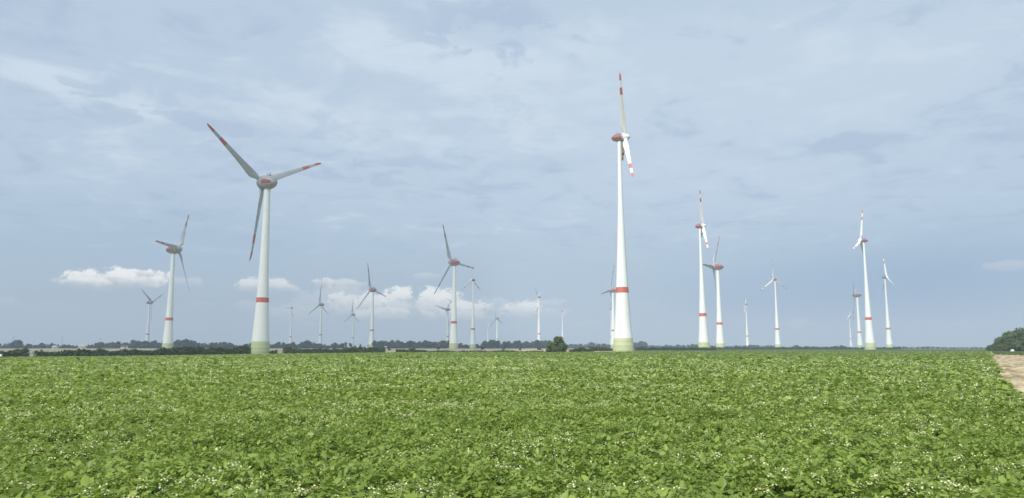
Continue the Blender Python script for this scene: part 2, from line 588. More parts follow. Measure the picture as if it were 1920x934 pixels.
def canopy(x, y):
    q = x * CR - y * SR
    d = np.hypot(x, y)
    rows = np.cos(q / 0.75 * 2 * np.pi) * 0.045
    h = 0.50 + rows + 0.30 * (vnoise(x * 2.1, y * 2.1, 1) - 0.5) + 0.16 * (vnoise(x * 0.8, y * 0.8, 2) - 0.5) + 0.12 * (vnoise(x * 0.17, y * 0.17, 3) - 0.5)
    h = h + 0.10 * (vnoise(x * 5.5, y * 5.5, 4) - 0.5) * np.clip(30 / np.maximum(d, 1), 0, 1)
    inside = sstep(0.0, 0.55, edge_x(y) + 0.25 + 1.2 * (vnoise(x * 0.45, y * 0.45, 9) - 0.5) - x)
    return h * (0.25 + 0.75 * inside)


def in_field(x, y):
    ok = x < edge_x(y) + 0.25 + 1.2 * (vnoise(x * 0.45, y * 0.45, 9) - 0.5)
    return ok & (y < np.interp(x, FAR_X, FAR_Y)) & (y > 2.0)


def polar_points(n, d0, d1, power):
    """points spread over the visible sector; density per area falls as d**-power"""
    e = 2 - power
    uu = rng.random(n)
    d = d0 * (d1 / d0) ** uu if abs(e) < 1e-6 else (d0 ** e + uu * (d1 ** e - d0 ** e)) ** (1 / e)
    th = rng.uniform(R(-43), R(35.5), n)
    x, y = d * np.sin(th), d * np.cos(th)
    k = in_field(x, y)
    return x[k], y[k], d[k]


def crop():
    parts = []
    # near: compound leaves of five to seven leaflets
    x, y, d = polar_points(72000, 6.0, 26, 0.55)
    gap = vnoise(x * 1.6 + 7, y * 1.6, 41) * 0.6 + vnoise(x * 4.1, y * 4.1, 42) * 0.4
    kp = rng.random(len(x)) < 0.05 + 0.95 * sstep(0.29, 0.47, gap)
    x, y, d = x[kp], y[kp], d[kp]
    n = len(x)
    h = canopy(x, y)
    depth = rng.random(n) ** 1.7
    z = terrain(x, y) + h * (1 - 0.62 * depth) + 0.02
    yaw0 = rng.uniform(0, 2 * np.pi, n)
    pit0 = rng.normal(0.15, 0.42, n)
    size = rng.lognormal(0, 0.22, n) * 0.98
    base_t = rng.random(n)
    for k, (fx, fy, dy, sc) in enumerate([(0.135, 0, 0, 1.18), (0.09, 0.024, 0.95, 1.0), (0.09, -0.024, -0.95, 1.0), (0.025, 0.02, 1.2, 0.85), (0.025, -0.02, -1.2, 0.85)]):
        yy = yaw0 + dy + rng.normal(0, 0.22, n)
        px = fx * size; py = fy * size
        P = np.stack([x + px * np.cos(yaw0) * np.cos(pit0) - py * np.sin(yaw0), y + px * np.sin(yaw0) * np.cos(pit0) + py * np.cos(yaw0), z + px * np.sin(pit0)], -1)
        L = 0.098 * sc * size * rng.uniform(0.7, 1.25, n)
        W = L * rng.uniform(0.46, 0.68, n)
        t = np.clip(base_t * 0.7 + 0.3 * rng.random(n), 0, 1)
        parts.append(leaf_mesh(P, yy, pit0 * 0.6 - 0.25 + rng.normal(0, 0.48, n), rng.normal(0, 0.52, n), L, W, t, True))
    # middle and far: single leaves, larger with distance as several merge into one
    for n0, d0, d1, pw, k0 in [(330000, 24, 70, 1.35, 0.0042), (240000, 66, 570, 1.75, 0.0039)]:
        x, y, d = polar_points(n0, d0, d1, pw)
        n = len(x)
        h = canopy(x, y)
        z = terrain(x, y) + h * (1 - 0.40 * rng.random(n) ** 1.5) + 0.02
        L = np.minimum(k0 * d, 0.55) * rng.lognormal(0, 0.25, n)
        far = np.clip(d / 250, 0, 1)
        P = np.stack([x, y, z], -1)
        parts.append(leaf_mesh(P, rng.uniform(0, 2 * np.pi, n), rng.normal(0.0, 0.46, n) * (1 - 0.6 * far), rng.normal(0, 0.5, n) * (1 - 0.5 * far), L, L * rng.uniform(0.6, 0.85, n) * (1 + 0.8 * far), rng.random(n), False))
    V, F, Lp, T = join_np(parts)
    return mesh_np('potato_crop', V, F, Lp, tint=T)


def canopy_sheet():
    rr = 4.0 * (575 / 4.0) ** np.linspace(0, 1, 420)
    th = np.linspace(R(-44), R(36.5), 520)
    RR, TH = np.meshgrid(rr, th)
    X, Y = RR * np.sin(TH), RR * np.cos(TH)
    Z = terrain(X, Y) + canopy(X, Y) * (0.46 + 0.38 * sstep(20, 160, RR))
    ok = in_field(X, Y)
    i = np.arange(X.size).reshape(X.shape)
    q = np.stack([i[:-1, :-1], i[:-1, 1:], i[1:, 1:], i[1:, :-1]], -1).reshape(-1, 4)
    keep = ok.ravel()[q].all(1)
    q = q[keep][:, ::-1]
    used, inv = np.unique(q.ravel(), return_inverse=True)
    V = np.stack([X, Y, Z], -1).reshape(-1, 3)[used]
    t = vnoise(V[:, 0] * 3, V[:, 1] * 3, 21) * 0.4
    return mesh_np('lower_leaf_gap_shade', V, np.full(len(q), 4), inv, tint=t, smooth=True)


def blossoms():
    parts_w, parts_y = [], []
    out = []
    def clusters(n0, d0, d1, pw, dens_seed):
        x, y, d = polar_points(n0, d0, d1, pw)
        m = vnoise(x * 0.35, y * 0.35, 31) * 0.5 + vnoise(x * 1.3, y * 1.3, 32) * 0.5
        k = m > 0.485 + 0.14 * rng.random(len(x))
        return x[k], y[k], d[k]
    Vs, Fs, Ls, Ms = [], [], [], []
    off = 0
    def discs(P, nrm_yaw, nrm_tilt, r, segs, mat, cup=0.25):
        nonlocal off
        n = len(P)
        ang = np.arange(segs) * 2 * np.pi / segs
        rad = np.where(np.arange(segs) % 2 == 0, 1.0, 0.62) if segs > 6 else np.ones(segs)
        ring = np.stack([np.cos(ang) * rad, np.sin(ang) * rad, np.full(segs, cup)], -1)
        T = np.concatenate([np.zeros((1, 3)), ring])
        loc = T[None] * r[:, None, None]
        ct, st = np.cos(nrm_tilt)[:, None], np.sin(nrm_tilt)[:, None]
        x = loc[..., 0] * ct + loc[..., 2] * st
        z = -loc[..., 0] * st + loc[..., 2] * ct
        y = loc[..., 1]
        cy, sy = np.cos(nrm_yaw)[:, None], np.sin(nrm_yaw)[:, None]
        V = np.stack([x * cy - y * sy + P[:, None, 0], x * sy + y * cy + P[:, None, 1], z + P[:, None, 2]], -1).reshape(-1, 3)
        f = np.array([[0, 1 + i, 1 + (i + 1) % segs] for i in range(segs)]).ravel()
        lp = (np.arange(n)[:, None] * (segs + 1) + f[None]).ravel() + off
        Vs.append(V); Ls.append(lp); Fs.append(np.full(n * segs, 3)); Ms.append(np.full(n * segs, mat))
        off += len(V)
    # near heads, every flower a five-lobed disc with a yellow centre
    x, y, d = clusters(6500, 6, 30, 0.3, 0)
    for _ in range(10):
        n = len(x)
        k = rng.random(n) < 0.75
        a = rng.uniform(0, 2 * np.pi, n); rr = 0.085 * np.sqrt(rng.random(n))
        xx, yy = (x + rr * np.cos(a))[k], (y + rr * np.sin(a))[k]
        zz = terrain(xx, yy) + canopy(x[k], y[k]) + rng.uniform(0.03, 0.11, k.sum())
        P = np.stack([xx, yy, zz], -1)
        yaw, tilt = rng.uniform(0, 2 * np.pi, k.sum()), np.abs(rng.normal(0.5, 0.45, k.sum()))
        r = rng.uniform(0.013, 0.022, k.sum())
        discs(P, yaw, tilt, r, 10, 0)
        P2 = P + np.stack([np.sin(tilt) * np.cos(yaw), np.sin(tilt) * np.sin(yaw), np.cos(tilt)], -1) * 0.007
        discs(P2, yaw, tilt, r * 0.27, 5, 1, 0.0)
    # farther heads: fewer, larger discs
    for n0, d0, d1, pw, k0, rep in [(42000, 28, 75, 0.7, 0.00047, 3), (60000, 60, 150, 1.1, 0.00036, 2)]:
        x, y, d = clusters(n0, d0, d1, pw, 1)
        for _ in range(rep):
            n = len(x)
            a = rng.uniform(0, 2 * np.pi, n); rr = (0.08 + d * 0.0012) * np.sqrt(rng.random(n))
            P = np.stack([x + rr * np.cos(a), y + rr * np.sin(a), terrain(x, y) + canopy(x, y) + rng.uniform(0.02, 0.09, n)], -1)
            discs(P, rng.uniform(0, 2 * np.pi, n), np.abs(rng.normal(0.5, 0.5, n)), k0 * d * rng.lognormal(0, 0.3, n), 5, 0)
    V = np.concatenate(Vs)
    return mesh_np('blossoms', V, np.concatenate(Fs), np.concatenate(Ls), mat_idx=np.concatenate(Ms))


POTATO = leaf_material('potato_leaf', (0.094, 0.158, 0.020), (0.365, 0.475, 0.105), 0.36, 0.45, 0.30, yellow=(0.34, 0.40, 0.10), rows=True)
UNDER = leaf_material('potato_lower_leaf_shade', (0.035, 0.06, 0.012), (0.10, 0.15, 0.028), 0.0, 0.8, 0.1)  # sheet for the lower leaves, colour darkened to paint shade into the gaps
PETAL = principled('cream_petal', (0.72, 0.74, 0.52), 0.7, 0.1, var_scale=2.0, col2=(0.62, 0.66, 0.34))
STAMEN = principled('yellow_stamen', (0.75, 0.48, 0.05), 0.6, 0.2)
crop_o = link_mesh('potato_crop', crop(), [POTATO])
tag(crop_o, 'green potato crop in white blossom covering the whole foreground', 'crop', kind='stuff')
und = link_mesh('lower_leaf_gap_shade', canopy_sheet(), [UNDER], crop_o)
und['kind'] = 'stuff'
blo = link_mesh('blossoms', blossoms(), [PETAL, STAMEN], crop_o)
blo['kind'] = 'stuff'
blo['label'] = 'small white potato flowers with yellow centres'

# ------------------------------------------------------------------ wind turbines
def lathe_rows(profile, seg):
    """profile: list of (z, r, material of the band above this ring)"""
    V, F, M = [], [], []
    for z, r, _ in profile:
        for i in range(seg):
            a = 2 * math.pi * i / seg
            V.append((r * math.cos(a), r * math.sin(a), z))
    for j in range(len(profile) - 1):
        for i in range(seg):
            k = (i + 1) % seg
            F.append((j * seg + i, j * seg + k, (j + 1) * seg + k, (j + 1) * seg + i))
            M.append(profile[j][2])
    F.append(tuple(range(seg))[::-1]); M.append(profile[0][2])
    F.append(tuple((len(profile) - 1) * seg + i for i in range(seg))); M.append(profile[-2][2])
    return V, F, M


def py_mesh(name, V, F, M=None, smooth=True, sharp_deg=50):
    me = bpy.data.meshes.new(name)
    me.from_pydata(V, [], F)
    if M is not None:
        me.polygons.foreach_set('material_index', M)
    me.polygons.foreach_set('use_smooth', [smooth] * len(me.polygons))
    me.update()
    if smooth:
        me.set_sharp_from_angle(angle=R(sharp_deg))
    return me


def tower_mesh(name, H, prof, red, green_top):
    hs = sorted(set([h for h, _ in prof] + [red[0], red[1]] + [green_top * i / 6 for i in range(7)] + list(np.linspace(0, H, 28))))
    ph, pr = [p[0] for p in prof], [p[1] for p in prof]
    rows = []
    for h in hs:
        if h > H: continue
        # smooth interpolation of the flare
        r = float(np.interp(h, np.linspace(0, H, 60), np.convolve(np.pad(np.interp(np.linspace(0, H, 60), ph, pr), 3, mode='edge'), np.ones(7) / 7, 'valid')))
        if h < 6: r = float(np.interp(h, ph, pr))
        if h < green_top - 1e-6: m = 2 + min(5, int(h / green_top * 6 + 1e-6))
        elif red[0] - 1e-6 <= h < red[1] - 1e-6: m = 1
        else: m = 0
        rows.append((h, r, m))
    V, F, M = lathe_rows(rows, 48)
    return py_mesh(name, V, F, M)


def blade_mesh(name, r0, Rr, root, chords, thick, bend):
    """span along +Z, rotor axis along +X, chord along Y; red - white - red outer third"""
    st = sorted(set([r0, r0 + 1.2] + [f * Rr for f in (.10, .14, .18, .23, .30, .40, .50, .60, .665, .72, .775, .83, .885, .93, .965, .985, 1.0)]))
    V, F, M = [], [], []
    ns = 20
    for z in st:
        f = z / Rr
        c = float(np.interp(f, [p[0] for p in chords], [p[1] for p in chords]))
        tr = float(np.interp(f, [p[0] for p in thick], [p[1] for p in thick]))
        circ = 1 - float(sstep(r0 / Rr + 0.02, 0.17, f))
        tw = R(float(np.interp(f, [0, .15, .3, .6, 1], [22, 20, 11, 4, 0])))
        bx = bend * max(0, (f - 0.90) / 0.10) ** 2
        for i in range(ns):
            a = 2 * math.pi * i / ns
            ca, sa = math.cos(a), math.sin(a)
            # aerofoil: thick nose at +Y, thin tail at -Y
            yy = c * (0.5 * ca + 0.20)
            xx = 0.5 * tr * c * sa * (0.62 + 0.38 * ca) * 1.25
            cx, cy = root * 0.5 * sa, root * 0.5 * ca
            X = xx * (1 - circ) + cx * circ
            Y = yy * (1 - circ) + cy * circ
            Xr = X * math.cos(tw) + Y * math.sin(tw)
            Yr = -X * math.sin(tw) + Y * math.cos(tw)
            V.append((Xr + bx, Yr, z))
    for j in range(len(st) - 1):
        fm = (st[j] + st[j + 1]) / 2 / Rr
        m = 1 if (0.665 < fm < 0.775 or fm > 0.885) else 0
        for i in range(ns):
            k = (i + 1) % ns
            F.append((j * ns + i, j * ns + k, (j + 1) * ns + k, (j + 1) * ns + i)); M.append(m)
    F.append(tuple(range(ns))[::-1]); M.append(0)
    F.append(tuple((len(st) - 1) * ns + i for i in range(ns))); M.append(1)
    return py_mesh(name, V, F, M, sharp_deg=70)


def body_x(name, prof, seg, matf, squash=1.0):
    """lathe about the X axis; matf(x, angle) gives the material"""
    V, F, M = [], [], []
    for x, r in prof:
        for i in range(seg):
            a = 2 * math.pi * i / seg
            V.append((x, r * math.cos(a), r * math.sin(a) * squash))
    for j in range(len(prof) - 1):
        xm = (prof[j][0] + prof[j + 1][0]) / 2
        for i in range(seg):
            k = (i + 1) % seg
            F.append((j * seg + i, (j + 1) * seg + i, (j + 1) * seg + k, j * seg + k))
            M.append(matf(xm, 2 * math.pi * (i + 0.5) / seg))
    F.append(tuple(i for i in range(seg))); M.append(matf(prof[0][0], 0))
    F.append(tuple((len(prof) - 1) * seg + i for i in range(seg))[::-1]); M.append(matf(prof[-1][0], 0))
    return py_mesh(name, V, F, M)


def box_np(V, F, c, s):
    b = len(V)
    for dx in (-1, 1):
        for dy in (-1, 1):
            for dz in (-1, 1):
                V.append((c[0] + dx * s[0] / 2, c[1] + dy * s[1] / 2, c[2] + dz * s[2] / 2))
    for f in ((0, 1, 3, 2), (4, 6, 7, 5), (0, 4, 5, 1), (2, 3, 7, 6), (0, 2, 6, 4), (1, 5, 7, 3)):
        F.append(tuple(b + i for i in f))


def rod(V, F, a, b, r, seg=6):
    a, b = Vector(a), Vector(b)
    d = (b - a).normalized()
    u = d.orthogonal().normalized(); w = d.cross(u)
    s = len(V)
    for p in (a, b):
        for i in range(seg):
            t = 2 * math.pi * i / seg
            V.append(tuple(p + u * (r * math.cos(t)) + w * (r * math.sin(t))))
    for i in range(seg):
        k = (i + 1) % seg
        F.append((s + i, s + k, s + seg + k, s + seg + i))
    F.append(tuple(s + i for i in range(seg))[::-1])
    F.append(tuple(s + seg + i for i in range(seg)))


KIND = {}
# broad type: egg-shaped nacelle, 127 m rotor
EGG = [(-10.2, .3), (-10.0, 1.1), (-9.2, 2.3), (-8.0, 3.3), (-6.2, 4.3), (-4.0, 5.1), (-1.6, 5.65), (.6, 5.9), (2.6, 5.95), (3.6, 5.8), (4.1, 5.4)]
def sideband(a): return abs(math.sin(a)) < 0.30
KIND['broad'] = dict(
    H=135.0, R=63.5, rx=6.6, r0=4.4, tilt=5,
    tower=(tower_mesh('broad_tower', 130.2, [(0, 7.3), (3, 7.2), (9, 6.75), (25, 5.6), (41, 4.7), (67, 3.65), (100, 2.85), (130.2, 2.3)], (39.3, 43.2), 9.4), [TWHITE, RED] + GREENS),
    nacelle=(body_x('broad_nacelle', EGG, 40,
             lambda x, a: 1 if (sideband(a) and -7.8 < x < 0.2) else 0), [NACGREY, NACRED]),
    hub=(body_x('broad_hub', [(4.15, 5.3), (4.3, 5.65), (5.6, 5.6), (7.4, 5.1), (9.0, 4.2), (10.4, 3.0), (11.4, 1.6), (11.8, .4)], 40, lambda x, a: 0), [NACGREY]),
    blade=(blade_mesh('broad_blade', 4.4, 63.5, 3.4, [(0, 3.4), (.07, 3.7), (.12, 5.6), (.16, 6.5), (.20, 6.3), (.3, 5.2), (.5, 3.9), (.7, 3.0), (.9, 2.2), (.965, 1.7), (.985, 1.2), (1, .4)],
           [(0, 1), (.12, .6), (.2, .36), (.4, .25), (1, .16)], 0.7), [BLADE, RED]),
    top=5.7)
# slender type: 82 m rotor on a tall tower
KIND['slender'] = dict(
    H=138.0, R=41.0, rx=3.9, r0=1.7, tilt=5,
    tower=(tower_mesh('slender_tower', 135.6, [(0, 6.75), (3, 6.6), (9, 5.75), (20, 4.85), (38, 4.0), (61, 2.85), (85, 1.95), (101, 1.5), (135.6, 1.15)], (37.0, 40.6), 8.8), [TWHITE, RED] + GREENS),
    nacelle=(body_x('slender_nacelle', [(-5.1, .25), (-5.0, .7), (-4.4, 1.35), (-3.4, 1.95), (-2.0, 2.4), (-.4, 2.6), (1.0, 2.62), (1.9, 2.6), (2.0, 2.3)], 32,
             lambda x, a: 1 if (x < 1.2 and math.sin(a) > -.62) else 0, 1.0), [NACGREY, NACRED]),
    hub=(body_x('slender_hub', [(2.05, 2.35), (2.15, 2.62), (3.0, 2.6), (4.6, 2.3), (5.8, 1.75), (6.7, 1.0), (7.1, .25)], 32, lambda x, a: 0), [WHITE]),
    blade=(blade_mesh('slender_blade', 1.7, 41.0, 2.0, [(0, 2.0), (.06, 2.1), (.12, 3.2), (.17, 3.7), (.22, 3.55), (.3, 3.1), (.5, 2.35), (.7, 1.85), (.9, 1.35), (.965, 1.1), (.985, .8), (1, .3)],
           [(0, 1), (.12, .6), (.2, .36), (.4, .25), (1, .16)], 0.4), [WHITE, RED]),
    top=2.55)
RED_EGG = body_x('red_nacelle', EGG, 40, lambda x, a: 1 if (-0.45 < math.sin(a) < 0.72 and x < 3.0) else 0)
for m in (NACGREY, NACRED):
    RED_EGG.materials.append(m)
for kn, k in KIND.items():
    for part in ('tower', 'nacelle', 'hub', 'blade'):
        me, mats = k[part]
        for m in mats: me.materials.append(m)
        k[part] = me
    V, F = [], []
    t = k['top']
    s = 1.0 if kn == 'broad' else 0.6
    rod(V, F, (-2.2 * s, 0, t - .4), (-2.2 * s, 0, t + 2.6 * s), .10 * s + .04)
    rod(V, F, (-2.2 * s, -1.0 * s, t + 1.9 * s), (-2.2 * s, 1.0 * s, t + 1.9 * s), .08 * s + .03)
    rod(V, F, (-.2 * s, 1.2 * s, t - .5), (-.2 * s, 1.2 * s, t + 2.0 * s), .12 * s + .04)
    rod(V, F, (-3.9 * s, -.9 * s, t - 1.2 * s), (-3.9 * s, -.9 * s, t + 1.1 * s), .10 * s + .04)
    box_np(V, F, (-.9 * s, 0, t + .25 * s), (2.6 * s, 2.2 * s, .9 * s))
    me = py_mesh(kn + '_mast', V, F, smooth=False)
    me.materials.append(NACGREY)
    k['mast'] = me
    V, F = [], []
    rb = 7.3 if kn == 'broad' else 6.75
    box_np(V, F, (0, -rb - .02 + .25, 2.6), (1.5, .7, 2.4))
    box_np(V, F, (0, -rb - .9, .65), (2.0, 1.9, 1.3))
    me = py_mesh(kn + '_door', V, F, smooth=False)
    me.materials.append(NACGREY)
    k['door'] = me


def turbine(kind, px, hub_y, beta, phi, pitch, label):
    k = KIND[kind]
    t = (467 - hub_y) / FPX
    Y = 800.0
    for _ in range(6):
        X = (px - 960) / FPX * (Y * CP - EYE * SP)
        dz = k['H'] + tz(X, Y) - EYE
        Y = dz * (CP - t * SP) / (SP + t * CP)
    base = at(px, Y)
    b = R(beta)
    v = Vector((base.x, base.y)).normalized()
    right = Vector((v.y, -v.x))
    n = -v * math.cos(b) + right * math.sin(b)
    yaw = math.atan2(n.y, n.x)
    root = empty('wind_turbine', base - Vector((0, 0, 0.15)))
    tag(root, label, 'wind turbine', 'wind turbines of the wind farm')
    def part(name, me, M, parent=root):
        o = bpy.data.objects.new(name, me)
        C.objects.link(o)
        o.parent = parent
        o.matrix_basis = M
        return o
    part('tower', k['tower'], Matrix.Rotation(yaw * 0.3, 4, 'Z'))
    head = Matrix.Rotation(yaw, 4, 'Z') @ Matrix.Translation((0, 0, k['H'])) @ Matrix.Rotation(R(-k['tilt']), 4, 'Y')
    nac = part('nacelle', RED_EGG if kind == 'broad' and px != 488 else k['nacelle'], head)
    part('mast', k['mast'], Matrix.Identity(4), nac)
    part('hub', k['hub'], head)
    sgn = -1 if math.cos(b) > 0 else 1
    for j in range(3):
        th = sgn * R(phi + 120 * j)
        part('blade', k['blade'], head @ Matrix.Translation((k['rx'], 0, 0)) @ Matrix.Rotation(th, 4, 'X') @ Matrix.Rotation(R(pitch), 4, 'Z'))
    return root, Y


T = [
 ('broad', 488, 342, 216, -56, -18, 'nearest broad turbine with red stripe on its grey head, one blade up to the left'),
 ('slender', 1169, 258, 93, 23, 106, 'tallest looking turbine, slim white tower, rotor seen edge on, one bright blade down'),
 ('slender', 488, 543, 250, -25, 20, 'far turbine hidden behind the nearest broad tower, only a dark blade tip peeping out'),
 ('broad', 314, 468, 64, 32, -28, 'second turbine from the left edge, broad tower, one blade pointing level left'),
 ('broad', 275, 567, 58, -56, -12, 'small hazy turbine at the far left, just left of a much larger broad tower'),
 ('slender', 544, 577, -120, 25, 30, 'tiny pale turbine just right of the nearest broad tower, blade hanging to the right'),
 ('broad', 600, 571, 236, -2, -12, 'far turbine with a Y-shaped rotor between the nearest broad tower and a tree row'),
 ('broad', 661, 590, 236, -2, -12, 'small faint turbine with upright blade just left of a taller turbine before the white clouds'),
 ('broad', 696.5, 543, 232, -18, -12, 'mid sized turbine in front of the white clouds, its tower rising from a tree row'),
 ('broad', 839, 580, -130, 40, 20, 'small turbine with a level left blade, just left of the large mid field turbine'),
 ('broad', 850.5, 492, 232, -26, -12, 'large mid field turbine with dull red head standing at the edge of the straw field'),
 ('slender', 851.5, 567, -127, 45, 30, 'far turbine almost hidden behind the tower of the large mid field turbine'),
 ('slender', 886.5, 525, 238, -4, 20, 'slim turbine with Y-shaped rotor just right of the large mid field turbine'),
 ('slender', 914.5, 611, 92, 0, 60, 'tiniest distant turbine over the dark wood, only its head and upper tower showing'),
 ('broad', 932, 597, -122, -10, 20, 'small white distant turbine rising right behind the dark wood'),
 ('slender', 1011, 557, -105, -55, 60, 'slim turbine behind the straw field, taller of two standing in line'),
 ('slender', 1009.5, 578, -105, 12, 60, 'shorter turbine lined up directly behind a taller slim one left of the round bush'),
 ('slender', 1055, 584, 108, 35, 50, 'faint distant turbine rising directly above the round bush'),
 ('broad', 1151, 544, 252, 18, -12, 'turbine half hidden by the tallest looking slim tower, dull red head on its left side'),
 ('slender', 1147, 579, 90, 180, 80, 'small far turbine with white head low beside the tallest looking tower'),
 ('slender', 1320, 424, 94, 20, 106, 'slim turbine right of the nearest slim one, same edge on pose but smaller'),
 ('broad', 1351, 500, 256, 28, -12, 'broad turbine close to the right of an edge-on slim one, head pointing right'),
 ('slender', 1402, 571, -95, 55, 60, 'small distant turbine standing alone between two larger ones, blades barely showing'),
 ('slender', 1459, 524, 224, -4, 20, 'slim turbine with a wide Y-shaped rotor standing alone on the right half'),
 ('slender', 1596, 590, 62, -5, 45, 'smallest turbine of the right hand cluster, at its left end'),
 ('broad', 1613, 553, -94, 62, 25, 'turbine with long head pointing right, directly left of the tallest in the right hand cluster'),
 ('slender', 1632, 451, 258, 8, 70, 'tallest turbine of the right hand cluster, rotor on the left of its red head'),
 ('slender', 1668, 520, 108, -2, 70, 'rightmost turbine, slim white tower with one bright blade pointing right'),
]
TINFO = []
for a in T:
    TINFO.append(turbine(*a))

# ------------------------------------------------------------------ trees, hedges, bushes
def crown_mesh(name, seed, H, W, n_lumps, n_leaf, leaf, bottom=0.15, shape='round', core=True):
    g = np.random.default_rng(seed)
    parts = []
    lumps = []
    for i in range(n_lumps):
        f = g.random()
        z = H * (bottom + (0.93 - bottom) * f)
        if shape == 'cone': env = (1 - f) ** 0.75 * 0.9 + 0.10
        elif shape == 'pyramid': env = (1 - 0.66 * f)
        elif shape == 'dome': env = math.sqrt(max(0.05, 1 - f * f)) * 0.95
        else: env = math.sqrt(max(0.08, 1 - (2 * f - 0.85) ** 2 / 1.45))
        a = g.random() * 2 * math.pi
        r = W / 2 * env * g.uniform(0.35, 0.78)
        s = W * g.uniform(0.15, 0.27)
        s = s * (1 - 0.35 * f) if shape == 'pyramid' else s
        lumps.append((r * math.cos(a), r * math.sin(a), min(z, H - s * 0.55), s))
    lumps.append((0, 0, H * 0.5, W * 0.28))
    if core:
        import_ico = ICO
        for (x, y, z, s) in lumps:
            V = import_ico[0] * s * 0.80 * g.uniform(0.85, 1.1, (len(import_ico[0]), 1))
            V = V + np.array([x, y, z])
            parts.append((V, np.full(len(import_ico[1]), 3), import_ico[1].ravel(), np.full(len(V), 0.15)))
    L3 = np.array(lumps)
    k = g.integers(0, len(L3), n_leaf)
    d = g.normal(size=(n_leaf, 3)); d /= np.linalg.norm(d, axis=1)[:, None]
    rad = L3[k, 3] * g.uniform(0.72, 1.16, n_leaf) 
    P = L3[k, :3] + d * rad[:, None] * np.array([1, 1, 0.85])
    P[:, 2] = np.maximum(P[:, 2], H * 0.04)
    sz = leaf * g.lognormal(0, 0.3, n_leaf)
    clump = g.random(len(L3))[k]
    parts.append(leaf_mesh(P, g.uniform(0, 2 * np.pi, n_leaf), g.normal(0, 0.7, n_leaf), g.normal(0, 0.7, n_leaf), sz, sz * 0.8, np.clip(0.55 * clump + 0.45 * g.random(n_leaf), 0, 1), False))
    V, F, Lp, Tn = join_np(parts)
    return mesh_np(name, V, F, Lp, tint=Tn)


def ico_np():
    bm = bmesh.new()
    bmesh.ops.create_icosphere(bm, subdivisions=2, radius=1)
    bm.verts.ensure_lookup_table()
    V = np.array([v.co[:] for v in bm.verts])
    F = np.array([[v.index for v in f.verts] for f in bm.faces])
    bm.free()
    return V, F


ICO = ico_np()
TREE = leaf_material('tree_leaf', (0.038, 0.066, 0.020), (0.150, 0.200, 0.058), 0.15, 0.6, 0.2, scale=0.15)
FARTREE = leaf_material('far_tree_leaf', (0.026, 0.044, 0.022), (0.060, 0.085, 0.038), 0.1, 0.7, 0.1, scale=0.02)
HEDGE = leaf_material('hedge_leaf', (0.036, 0.060, 0.022), (0.095, 0.130, 0.048), 0.15, 0.6, 0.2, scale=0.08)
BARK = principled('bark', (0.10, 0.075, 0.055), 0.9, 0.1, bump=0.5, bump_scale=6, var=0.4, var_scale=4)


def trunk_mesh(name, H, r, seed):
    g = random.Random(seed)
    V, F = [], []
    def limb(a, b, r0, r1, seg=8):
        a, b = Vector(a), Vector(b)
        s = len(V)
        d = (b - a).normalized(); u = d.orthogonal().normalized(); w = d.cross(u)
        for p, rr in ((a, r0), (a.lerp(b, .5) + Vector((g.uniform(-.1, .1), g.uniform(-.1, .1), 0)) * r * 2, (r0 + r1) / 2), (b, r1)):
            for i in range(seg):
                t = 2 * math.pi * i / seg
                V.append(tuple(p + u * rr * math.cos(t) + w * rr * math.sin(t)))
        for j in range(2):
            for i in range(seg):
                k = (i + 1) % seg
                F.append((s + j * seg + i, s + j * seg + k, s + (j + 1) * seg + k, s + (j + 1) * seg + i))
    limb((0, 0, -.2), (0, 0, H * .5), r, r * .6)
    for i in range(5):
        a = i * 1.26 + g.uniform(-.3, .3)
        z = H * g.uniform(.22, .45)
        q = H * g.uniform(.22, .34)
        limb((0, 0, z), (q * math.cos(a), q * math.sin(a), z + q * 1.1), r * .45, r * .15)
    limb((0, 0, H * .48), (.04 * H, 0, H * .85), r * .6, r * .15)
    return py_mesh(name, V, F)


PROTO = []
for i, (W, shp, lum) in enumerate([(0.95, 'round', 12), (1.25, 'dome', 14), (0.75, 'round', 10), (1.1, 'round', 13), (0.62, 'cone', 10), (1.5, 'dome', 16), (0.85, 'dome', 11)]):
    cm = crown_mesh('far_crown', 100 + i, 1.0, W, lum, 520, 0.085, 0.16, shp)
    cm.materials.append(FARTREE)
    tm = trunk_mesh('far_trunk', 1.0, 0.035, i)
    tm.materials.append(BARK)
    PROTO.append((cm, tm, W))


def far_tree(px, Y, h, proto, label, group, name='tree', widen=1.0):
    p = at(px, Y)
    root = empty(name, p)
    tag(root, label, name, group)
    cm, tm, W = PROTO[proto]
    for nm, me in (('trunk', tm), ('crown', cm)):
        o = bpy.data.objects.new(nm, me)
        C.objects.link(o)
        o.parent = root
        o.scale = (h * widen, h * widen, h)
        o.rotation_euler = (0, 0, random.uniform(0, 6.28))
    return root


# outline of the distant tree tops, (column, row)
TOPS = [(-40, 646), (0, 646), (14, 647), (17, 640), (34, 639), (37, 646), (50, 647), (62, 645), (80, 644), (88, 642), (100, 644), (112, 646), (140, 647), (150, 648), (165, 648),
        (170, 647), (184, 643), (200, 643), (210, 641), (222, 642), (230, 641), (260, 639.5), (300, 640), (322, 640), (352, 639), (368, 643), (383, 641.5), (392, 645), (398, 643), (410, 643), (425, 643), (436, 645),
        (450, 645.5), (470, 643), (500, 643), (530, 644), (545, 642), (575, 641), (590, 640), (602, 643), (620, 645), (638, 645), (648, 643), (652, 642), (660, 645), (678, 644), (688, 646), (696, 644),
        (703, 640), (735, 641), (768, 641.5), (790, 640.5), (810, 641), (834, 640), (860, 643), (872, 645), (888, 647), (905, 647), (908, 641), (920, 638), (932, 641), (944, 644), (953, 639.5), (963, 642),
        (985, 641), (1010, 640), (1034, 640)]


def top_row(px):
    return float(np.interp(px, [p[0] for p in TOPS], [p[1] for p in TOPS]))


